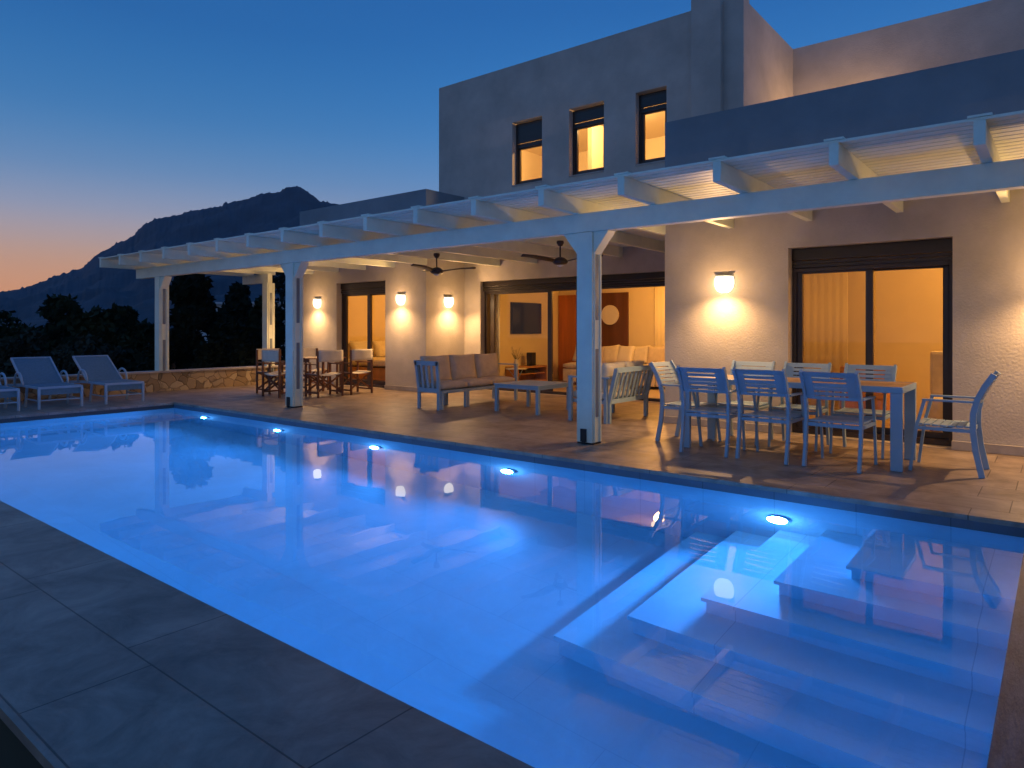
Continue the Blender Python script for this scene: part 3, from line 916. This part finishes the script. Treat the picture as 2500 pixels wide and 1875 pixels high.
# ------------------------------------------------------------------ director's chairs
def director_chair():
    r = empty("director_chair")
    # +y forward; width in x
    w = .26; d = .21
    for s in (-1, 1):
        mb = MB()
        mb.box(s * w - .014, s * w + .014, -d - .018, -d + .018, 0.0, 0.86)
        mb.box(s * w - .014, s * w + .014, d - .018, d + .018, 0.0, 0.60)
        mb.box(s * w - .012, s * w + .012, -d + .018, d - .018, 0.07, 0.10)
        mb.box(s * w - .012, s * w + .012, -d + .018, d - .018, 0.40, 0.43)
        mb.build("side_frame", M['teak'], r)
        MB().box(s * w - .026, s * w + .026, -d + .02, d + .05, 0.601, 0.622).build("armrest", M['teak'], r, bevel=.003)
    for y_ in (-d + .03, d - .03):
        MB().bar((-w, y_, 0.10), (w, y_ , 0.42), 0.016, 0.032).build("cross_brace", M['teak'], r)
        MB().bar((-w, y_ + .018, 0.42), (w, y_ + .018, 0.10), 0.016, 0.032).build("cross_brace", M['teak'], r)
    def sheet(name, rows):
        vs = []; fs = []
        m_ = len(rows[0])
        for rw in rows: vs += rw
        for i in range(len(rows) - 1):
            for j in range(m_ - 1): fs.append((i * m_ + j, i * m_ + j + 1, (i + 1) * m_ + j + 1, (i + 1) * m_ + j))
        o = MB().add(vs, fs, True).build(name, M['cream'], r)
        md = o.modifiers.new("thick", 'SOLIDIFY'); md.thickness = 0.008
        return o
    xs = [-.262 + .524 * i / 8 for i in range(9)]
    sheet("back_canvas", [[(x, -d - .022 - .035 * (1 - (x / .262) ** 2), z) for x in xs] for z in (0.66, 0.70, 0.78, 0.84, 0.875)])
    sheet("seat_canvas", [[(x, y_, 0.435 - .035 * (1 - (x / .262) ** 2)) for x in xs] for y_ in (-.2, -.07, .07, .2)])
    return r
dch = director_chair()
dsp = [(-10.86, 7.88, 86, "cream canvas director's chair with its back to the lounge sofa, nearest the pool"),
       (-10.90, 8.62, 92, "cream canvas director's chair directly in front of the narrow bedroom door"),
       (-12.20, 7.68, -88, "cream canvas director's chair partly hidden behind the second pergola post, nearest the stone wall"),
       (-12.15, 8.50, -94, "cream canvas director's chair just right of the second pergola post, behind the wooden table"),
       (-11.52, 7.38, 2, "dark wooden director's chair in front of the small table, beside the second post")]
for i, (x, y, a, lab) in enumerate(dsp):
    o = dch if i == 0 else copy_tree(dch)
    o.location = (x, y, 0.002); o.rotation_euler = (0, 0, rad(a)); tag(o, lab, "folding chair", "director's chairs around the wooden table")
wt_ = empty("wooden_table", (-11.52, 8.18, 0.002))
tag(wt_, "small dark wooden table in the middle of the canvas director's chairs", "table")
mb = MB()
for k in range(7): mb.box(-.34 + k * .098, -.34 + k * .098 + .09, -.44, .44, 0.69, 0.712)
mb.build("tabletop", M['teak'], wt_)
MB().box(-.31, .31, -.41, -.385, 0.63, 0.688).box(-.31, .31, .385, .41, 0.63, 0.688).build("table_frame", M['teak'], wt_)
for sx in (-1, 1):
    for sy in (-1, 1): MB().box(sx * .29 - .02, sx * .29 + .02, sy * .36 - .02, sy * .36 + .02, 0, 0.629).build("leg", M['teak'], wt_)

# ------------------------------------------------------------------ sun loungers (foot end towards the pool, +x)
def lounger():
    r = empty("sun_lounger")
    hw = .30
    fm = MB()
    for s in (-1, 1):
        fm.poly_bar([(0, s * hw, 0.335), (-0.80, s * hw, 0.335), (-1.75, s * hw, 0.30)], 0.028, 0.035, up=(0, 1, 0))
    fm.box(-.02, .012, -hw - .014, hw + .014, 0.318, 0.352)
    fm.box(-1.77, -1.74, -hw, hw, 0.285, 0.315)
    fm.build("frame", M['alu'], r)
    for s in (-1, 1):
        MB().poly_bar([(-.005, s * hw, 0.32), (0.0, s * hw, 0.0)], 0.034, 0.038, up=(0, 1, 0)).build("leg", M['alu'], r)
        MB().poly_bar([(-.58, s * hw, 0.32), (-.66, s * hw, 0.0)], 0.03, 0.036, up=(0, 1, 0)).build("leg", M['alu'], r)
        MB().poly_bar([(-1.45, s * hw, 0.30), (-1.52, s * hw, 0.0)], 0.03, 0.036, up=(0, 1, 0)).build("leg", M['alu'], r)
        MB().poly_bar([(-.01, s * hw, 0.13), (-.63, s * hw, 0.13)], 0.016, 0.02, up=(0, 1, 0)).build("stretcher", M['alu'], r)
        pts = []
        for i in range(11):
            a = PI * i / 10
            pts.append((-.92 + .20 * math.cos(a), s * (hw + .03), 0.33 + .215 * math.sin(a) ** .8))
        MB().tube(pts, 0.018, 8).build("armrest", M['alu'], r)
    MB().box(-.012, .0, -hw + .016, hw - .016, 0.13, 0.148).build("stretcher", M['alu'], r)
    sb = MB(); sb.box(-.84, -.03, -hw + .02, hw - .02, 0.348, 0.356); sb.box(-.026, -.018, -hw + .02, hw - .02, 0.22, 0.317)
    sb.build("sling", M['sling'], r)
    bk = MB()
    T = Matrix.Translation((-.82, 0, .35)) @ Matrix.Rotation(rad(32.5), 4, 'Y')
    bk.box(-.74, 0, -hw + .03, hw - .03, 0, .010, T)
    bko = bk.build("backrest", M['sling'], r)
    bf = MB()
    for s in (-1, 1): bf.box(-.75, 0, s * (hw - .015) - .013, s * (hw - .015) + .013, -.012, .018, T)
    bf.box(-.775, -.75, -hw + .002, hw - .002, -.012, .018, T)
    bf.build("back_frame", M['alu'], bko)
    return r
lg = lounger()
lsp = [(-12.56, 5.03, 0.5, "grey sling sun lounger next to the far corner post of the pergola"),
       (-12.55, 4.06, -0.6, "blue-grey sling sun lounger, second from the pergola's corner post"),
       (-12.56, 3.19, 0.0, "sun lounger cut off by the picture's edge, third from the pergola's corner post")]
for i, (x, y, a, lab) in enumerate(lsp):
    o = lg if i == 0 else copy_tree(lg)
    o.location = (x, y, 0.002); o.rotation_euler = (0, 0, rad(a)); tag(o, lab, "sun lounger", "sun loungers lined up at the pool's end")

# ------------------------------------------------------------------ stone wall
sw = empty("stone_wall", (0, 0, 0))
tag(sw, "low rubble stone wall with a flat coping closing the terrace's far end", "wall")
MB().box(-14.60, -14.30, 0.74, 9.55, 0.002, 0.375).build("masonry", M['stone'], sw)
MB().box(-14.64, -14.27, 0.70, 9.57, 0.377, 0.415).build("coping", M['plinth'], sw, bevel=0.006)

# ------------------------------------------------------------------ interiors
def ceiling_lamp(x, y, z, e, lab, col=AMBER):
    r = empty("ceiling_lamp", (x, y, z))
    tag(r, lab, "ceiling lamp")
    MB().lathe([(0.17, -0.002), (0.17, -0.03), (0.13, -0.055), (0.02, -0.062)], n=20).build("lamp_shade", M['ceilglow'], r)
    light("room_light", 'POINT', (0, 0, -0.16), e, col, r, shadow_soft_size=0.12)
ceiling_lamp(-0.4, 10.2, 2.618, 110, "lit ceiling lamp in the room behind the wide sliding door")
ceiling_lamp(-6.2, 12.4, 2.418, 120, "lit ceiling lamp in the living room")
ceiling_lamp(-11.6, 11.8, 2.618, 100, "lit ceiling lamp in the bedroom behind the narrow door")
ceiling_lamp(-6.9, 11.9, 5.618, 170, "lit ceiling lamp upstairs behind the two right-hand windows", (1.0, .56, .22))
def curtain(x0, x1, y, z0, z1, lab, axis='x', amp=.003):
    vs = []; fs = []; n_ = 40
    for i in range(n_ + 1):
        t_ = i / n_; a = x0 + (x1 - x0) * t_; o = amp * math.sin(t_ * 2 * PI * (x1 - x0) / .11)
        for z in (z0, z1):
            vs.append((a, y + o, z) if axis == 'x' else (y + o, a, z))
    for i in range(n_): fs.append((i * 2, i * 2 + 2, i * 2 + 3, i * 2 + 1))
    o = MB().add(vs, fs, True).build("curtain", M['curtain'])
    md = o.modifiers.new("thick", 'SOLIDIFY'); md.thickness = 0.006
    tag(o, lab, "curtain"); return o
ceiling_lamp(-9.0, 11.9, 5.618, 90, "lit ceiling lamp upstairs behind the leftmost window", (1.0, .56, .22))
curtain(-9.62, -9.25, 11.12, 0.03, 2.38, "pale curtain gathered at the left side of the living room glass door")
curtain(-7.05, -6.75, 13.85, 0.03, 2.38, "pale curtain hanging in the living room's far right corner")
curtain(-3.3, -2.6, 11.6, 0.03, 2.58, "sheer curtain seen through the left pane of the wide sliding door")
# tv and cabinet
tv = empty("television", (-9.735, 12.64, 1.52)); tag(tv, "black flat television mounted on the living room wall", "television")
MB().box(0.0, .05, -.56, .56, -.36, .36).build("bezel", M['black'], tv)
MB().box(.052, .055, -.545, .545, -.345, .345).build("screen", M['tv'], tv)
cb = empty("tv_cabinet", (-9.735, 12.45, 0.01)); tag(cb, "low orange-brown wooden cabinet under the television", "cabinet")
MB().box(0.0, .36, -.55, .55, 0.05, .09).box(0, .36, -.55, .55, .38, .42).box(0, .36, -.55, -.52, .09, .38).box(0, .36, .52, .55, .09, .38).box(0, .02, -.52, .52, .09, .38).build("carcass", M['oak'], cb)
MB().box(.02, .34, -.50, .50, .24, .26).build("shelf", M['oak'], cb)
MB().box(.05, .33, -.25, .22, .262, .34).build("media_box", M['black'], cb)
sp_ = MB(); sp_.box(-.07, .07, -.09, .09, 0, .30); s1 = sp_.build("speaker", M['black'], bevel=.01); s1.location = (-9.50, 12.55, .433)
tag(s1, "dark box speaker standing on the television cabinet", "speaker")
# flower vase on a stand (side table)
stn = empty("side_table", (-9.15, 11.55, 0.01)); tag(stn, "small round glass-topped table carrying the white flowers", "side table")
MB().lathe([(.24, .40), (.24, .42)], n=24).build("tabletop", M['ceramic'], stn)
for k in range(3):
    a = k * 2 * PI / 3
    MB().tube([(.18 * math.cos(a), .18 * math.sin(a), .40), (.05 * math.cos(a + 1), .05 * math.sin(a + 1), .2), (.2 * math.cos(a + .4), .2 * math.sin(a + .4), 0)], .008).build("leg", M['alu'], stn)
vz = empty("flower_vase", (-9.15, 11.55, 0.432)); tag(vz, "vase of white flowers standing inside the living room's glass door", "flower vase")
MB().lathe([(.03, 0), (.055, .04), (.05, .12), (.03, .17), (.04, .19)], n=16).build("vase", M['ceramic'], vz)
fl = MB(); ps = MB()
for k in range(16):
    a = random.uniform(0, 2 * PI); rr = random.uniform(.03, .17); h = random.uniform(.25, .45)
    p = (rr * math.cos(a), rr * math.sin(a), h)
    ps.tube([(0, 0, .15), (p[0] * .4, p[1] * .4, h * .7), p], .003, 4)
    for j in range(7):
        b_ = 2 * PI * j / 7; q = (p[0] + .03 * math.cos(b_), p[1] + .03 * math.sin(b_), h + .012); q2 = (p[0] + .03 * math.cos(b_ + .9), p[1] + .03 * math.sin(b_ + .9), h + .012)
        fl.add([p, q, q2], [(0, 1, 2)])
ps.build("stems", M['stem'], vz); fl.build("blossoms", M['petal'], vz)
# wooden interior door + walnut panel with round mirror
dr = MB(); dr.box(-9.72, -9.66, 13.955, 13.997, .01, 2.1); dr.box(-9.08, -9.02, 13.955, 13.997, .01, 2.1); dr.box(-9.66, -9.08, 13.955, 13.997, 2.03, 2.1)
d0 = dr.build("interior_door", M['redwood'], villa)
MB().box(-9.658, -9.082, 13.965, 13.990, .012, 2.028).build("door_leaf", M['redwood'], d0)
MB().box(-8.50, -7.78, 13.955, 13.997, .60, 2.12).build("wood_panel", M['walnut'], villa)
mir = MB(); k_ = 40
vs = [(-8.24 + .23 * math.cos(2 * PI * i / k_), 13.92, 1.60 + .23 * math.sin(2 * PI * i / k_)) for i in range(k_)] + [(-8.24 + .23 * math.cos(2 * PI * i / k_), 13.95, 1.60 + .23 * math.sin(2 * PI * i / k_)) for i in range(k_)]
mir.add(vs, [tuple(range(k_)), tuple(reversed(range(k_, 2 * k_)))] + [(i, (i + 1) % k_, k_ + (i + 1) % k_, k_ + i) for i in range(k_)])
tag(mir.build("wall_disc", M['ceramic']), "round pale disc hanging on the dark wood panel in the living room", "wall decoration")
# indoor sofa with cushions
ds = empty("indoor_sofa", (0, 0, .01)); tag(ds, "cream sofa inside the living room seen past the tallest post", "sofa")
MB().box(-8.9, -6.6, 12.95, 13.85, .06, .36).build("base", M['cream'], ds, bevel=.02)
MB().box(-8.9, -6.6, 13.55, 13.85, .362, .80).build("backrest", M['cream'], ds, bevel=.04)
MB().box(-6.58, -6.35, 12.95, 13.85, .06, .58).build("arm", M['cream'], ds, bevel=.03)
for k in range(3): cushion(-8.88 + k * .76, -8.14 + k * .76, 12.93, 13.54, .362, .50, I4, ds, "seat_cushion", M['cream'])
cols = [M['cream'], M['cushion'], M['cream'], M['ceramic'], M['cream'], M['cushion']]
for k in range(6):
    T = Matrix.Translation((-8.65 + k * .38, 13.40 - .03 * (k % 2), .70)) @ Matrix.Rotation(rad(random.uniform(-12, 12)), 4, 'Z') @ Matrix.Rotation(rad(72), 4, 'X') @ Matrix.Rotation(rad(random.uniform(-14, 14)), 4, 'Z')
    o = cushion(-.21, .21, -.20, .20, -.07, .07, T, None, "throw_pillow", cols[k])
    tag(o, ["cream throw pillow at the left end of the indoor sofa", "beige throw pillow second from the left on the indoor sofa", "cream throw pillow third from the left on the indoor sofa",
            "white throw pillow right of the middle of the indoor sofa", "cream throw pillow second from the right on the indoor sofa", "beige throw pillow at the right end of the indoor sofa"][k], "pillow", "pillows on the indoor sofa")
# second indoor seat seen between pane and post
is2 = empty("indoor_armchair", (-7.45, 12.2, .01)); tag(is2, "cream block armchair inside the living room in front of the wooden door", "armchair")
MB().box(-.35, .35, -.35, .35, .05, .38).build("seat", M['cream'], is2, bevel=.03)
MB().box(-.35, -.18, -.35, .35, .382, .62).build("backrest", M['cream'], is2, bevel=.03)
# bedroom
bd = empty("bed", (-13.0, 11.4, .01)); tag(bd, "bed with cream bedding and orange wooden base behind the narrow glass door", "bed")
MB().box(-.95, 1.2, -.85, .85, .06, .34).build("bed_base", M['oak'], bd, bevel=.01)
cushion(-.90, 1.18, -.83, .83, .342, .56, I4, bd, "mattress", M['cream'])
for k in range(2):
    T = Matrix.Translation((-13.68 + .25 * k, 11.05 + .5 * k, .76)) @ Matrix.Rotation(rad(62), 4, 'Y')
    o = cushion(-.22, .22, -.30, .30, -.08, .08, T, None, "bed_pillow", M['cream'] if k else M['ceramic'])
    tag(o, ["white pillow propped up on the bed nearest the glass", "cream pillow propped up on the bed's far side"][k], "pillow", "pillows on the bed")
# room behind wide sliding door: armchair and small chest
ar = empty("tub_armchair", (-0.95, 9.9, .01)); tag(ar, "pale high-backed armchair behind the right pane of the wide sliding door", "armchair")
MB().box(-.33, .33, -.32, .32, .08, .42).build("seat", M['cream'], ar, bevel=.03)
MB().box(-.36, .36, .20, .36, .422, .98).build("backrest", M['cream'], ar, bevel=.04)
for sx in (-1, 1):
    for sy in (-1, 1): MB().tube([(sx * .27, sy * .26, .08), (sx * .29, sy * .28, 0)], [.02, .014]).build("leg", M['oak'], ar)
ch = empty("chest_of_drawers", (-2.2, 10.9, .01)); tag(ch, "small orange-brown chest of drawers inside the room behind the dining table", "chest of drawers")
MB().box(-.3, .3, -.22, .22, .05, .72).build("carcass", M['oak'], ch, bevel=.008)
for k in range(3): MB().box(-.28, .28, -.236, -.222, .09 + k * .2, .27 + k * .2).build("drawer", M['oak'], ch)

# ------------------------------------------------------------------ mountain
def ridge(az):
    """ridge elevation (tan of angle above eye level) against u coordinate (2500 px wide frame)"""
    pts = [(-900, 775), (-300, 765), (-100, 745), (0, 716), (45, 710), (79, 702), (113, 686), (158, 666), (203, 650), (243, 616), (282, 593), (328, 571), (350, 548), (378, 530),
           (412, 524), (452, 514), (497, 503), (542, 495), (587, 484), (633, 475), (678, 466), (705, 455), (733, 452), (755, 466), (785, 488), (840, 500), (900, 540), (1100, 600), (1500, 690), (2500, 760)]
    for (a, b_), (c, d) in zip(pts, pts[1:]):
        if a <= az <= c: return b_ + (d - b_) * (az - a) / (c - a)
    return pts[-1][1] if az > 0 else pts[0][1]
th = rad(90 - 51.27)
Rv = Vector((math.cos(th), math.sin(th), 0)); Wv = Vector((-math.sin(th), math.cos(th), 0))
vs = []; fs = []; NU = 900; NR = 60
D0, D1 = 260.0, 900.0
for i in range(NU):
    u = -700 + 2500 * i / (NU - 1)
    dv = ((u - 1250) / 1674 * Rv + Wv)
    el = (803.4 - ridge(u)) / 1674
    for j in range(NR):
        t_ = j / (NR - 1)
        dist = D0 + (D1 * 1.25 - D0) * t_
        hr = el * D1 + 1.27
        if dist <= D1:
            s_ = (dist - D0) / (D1 - D0)
            h = -3.2 + (hr + 3.2) * (0.62 * s_ ** 1.0 + 0.38 * s_ ** 3)
        else:
            s_ = (dist - D1) / (D1 * .25); h = hr - hr * .5 * s_
        p = dv * dist
        rel = min(1, max(0, (dist - D0) / (D1 - D0)))
        nz = mnoise.fractal((p.x * .012, p.y * .012, 0), 1.0, 2.1, 6)
        nr = mnoise.fractal((p.x * .06 + 9, p.y * .06, 3), .8, 2.0, 4)
        nq = mnoise.fractal((p.x * .22 + 3, p.y * .22, 7), .7, 2.0, 3)
        h += nz * 20 * rel * (1 - rel) * 2.6 + nz * 2.6 * rel + nr * 2.4 * rel + max(0, nq) * 3.0 * rel
        vs.append((p.x, p.y, h))
for i in range(NU - 1):
    for j in range(NR - 1):
        fs.append((i * NR + j, (i + 1) * NR + j, (i + 1) * NR + j + 1, i * NR + j + 1))
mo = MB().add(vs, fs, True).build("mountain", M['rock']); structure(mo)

# ------------------------------------------------------------------ trees beyond the wall
def tree(u, d, vtop, wpx, lab, m='leaf', leaves=24000, base=-3.2, squash=1.0, leaf=0.15, bot=None, cat="tree"):
    dv = ((u - 1250) / 1674 * Rv + Wv)
    c = dv * d
    top = 1.27 + (803.4 - vtop) / 1674 * d
    rx = wpx / 1674 * d / 2
    ch_ = (top - base) * squash
    r = empty("tree", (c.x, c.y, base)); tag(r, lab, cat, "trees beyond the stone wall")
    H = top - base
    tr = MB(); rnd = random.Random(int(u * 7 + d))
    tr.tube([(0, 0, 0), (.08, .05, H * .25), (-.05, .1, H * .5), (0.05, 0, H * .8)], [.2, .16, .12, .05], 8)
    zc = H - ch_ / 2
    blobs = []
    for k in range(64):
        a = rnd.uniform(0, 2 * PI); q = rnd.random() ** .5; zz = rnd.uniform(-.92, .80)
        lim = math.sqrt(max(0.05, 1 - zz * zz * .8))
        blobs.append((q * lim * rx * .86 * math.cos(a), q * lim * rx * .86 * math.sin(a), zc + zz * ch_ / 2, rnd.uniform(.20, .36) * rx))
    blobs.append((0, 0, H - .28 * rx, .28 * rx))
    for bx_, by_, bz_, br_ in blobs[:14]:
        tr.tube([(0, 0, H * rnd.uniform(.2, .6)), (bx_ * .5, by_ * .5, bz_ - br_ * .6), (bx_, by_, bz_)], [.07, .045, .015], 6)
    tr.build("trunk", M['bark'], r)
    vs = []; fs = []
    for k in range(leaves):
        bx_, by_, bz_, br_ = blobs[rnd.randrange(len(blobs))]
        # points mostly near the clump's surface
        v = Vector((rnd.gauss(0, 1), rnd.gauss(0, 1), rnd.gauss(0, 1))).normalized() * br_ * (0.55 + 0.5 * rnd.random() ** .6) * rnd.choice((1, 1, 1, 1.12))
        p = Vector((bx_, by_, bz_)) + Vector((v.x, v.y, v.z * .8))
        a = Vector((rnd.gauss(0, 1), rnd.gauss(0, 1), rnd.gauss(0, 1))).normalized(); b_ = a.orthogonal().normalized()
        s_ = leaf * rnd.uniform(.5, 1.2)
        o = len(vs)
        vs += [tuple(p - a * s_), tuple(p + b_ * s_ * .45), tuple(p + a * s_), tuple(p - b_ * s_ * .45)]
        fs.append((o, o + 1, o + 2, o + 3))
    me = bpy.data.meshes.new("crown"); me.from_pydata(vs, [], fs); me.materials.append(M[m]); me.update()
    o = bpy.data.objects.new("crown", me); C.objects.link(o); o.parent = r
    return r
tree(-60, 21, 735, 330, "dark olive bushy tree cut off by the picture's left edge", 'leaf')
tree(150, 22, 715, 300, "round-topped dark olive tree rising behind the loungers", 'leaf', 26000)
tree(295, 20, 742, 240, "lower dark tree between the loungers and the pergola's corner post", 'leaf')
tree(75, 17.5, 800, 210, "grey-green shrub behind the second lounger", 'leaf3', 14000, leaf=.10, cat="shrub")
tree(215, 17.3, 815, 190, "grey-green shrub behind the lounger next to the corner post", 'leaf3', 14000, leaf=.10, cat="shrub")
tree(470, 19, 655, 260, "tall very dark tree framed by the first pergola bay", 'leaf2', 30000)
tree(585, 24, 690, 150, "dark tree behind the tall one in the first pergola bay", 'leaf2', 16000)
tree(645, 22, 722, 120, "small dark tree beside the pergola's rear post", 'leaf', 14000)
tree(420, 17.4, 800, 170, "dark shrub just over the stone wall beside the corner post", 'leaf2', 14000, leaf=.10, cat="shrub")
tree(560, 17.6, 815, 200, "dark shrub just over the lit part of the stone wall", 'leaf2', 14000, leaf=.10, cat="shrub")
tree(-200, 17.5, 800, 280, "grey-green shrub behind the cut-off lounger", 'leaf3', 14000, leaf=.10, cat="shrub")
tree(770, 30, 640, 260, "dark tree hidden behind the bedroom wing's corner", 'leaf2', 8000)
# a far pale house glimpsed between trees
fh = empty("distant_house", (-57, 37, -3.2)); 
dv = ((640 - 1250) / 1674 * Rv + Wv) * 62
fh.location = (dv.x, dv.y, -3.2); fh.rotation_euler = (0, 0, rad(30))
tag(fh, "small pale house glimpsed between the trees beside the pergola's rear post", "house")
f2 = weld(wall_mb('y', -3, -2.8, -5, 5, 0, 6.6, [(-3.4, -2.4, 4, 5.4), (-.5, .5, 4, 5.4), (2.4, 3.4, 4, 5.4)]).build("wall", M['farhouse'], fh))
MB().box(-5, -4.8, -2.8, 3, 0, 6.6).box(4.8, 5, -2.8, 3, 0, 6.6).box(-4.8, 4.8, 2.8, 3, 0, 6.6).build("wall", M['farhouse'], fh)
MB().box(-5.3, 5.3, -3.3, 3.3, 6.602, 6.8).build("roof", M['farhouse'], fh)

# ------------------------------------------------------------------ aerial haze
hz = MB().box(-1500, 1500, -250, 1500, -4.2, 260).build("haze", M['rock'])
hm = bpy.data.materials.new("thin_evening_haze"); hm.use_nodes = True
ht = hm.node_tree; ht.nodes.clear()
ho = ht.nodes.new("ShaderNodeOutputMaterial"); pv = ht.nodes.new("ShaderNodeVolumePrincipled")
pv.inputs["Color"].default_value = (0.75, 0.85, 1.0, 1); pv.inputs["Density"].default_value = 0.00015
ht.links.new(pv.outputs[0], ho.inputs["Volume"])
hz.data.materials.clear(); hz.data.materials.append(hm); hz['kind'] = 'stuff'; hz['label'] = 'thin blue evening haze over the valley and mountain'
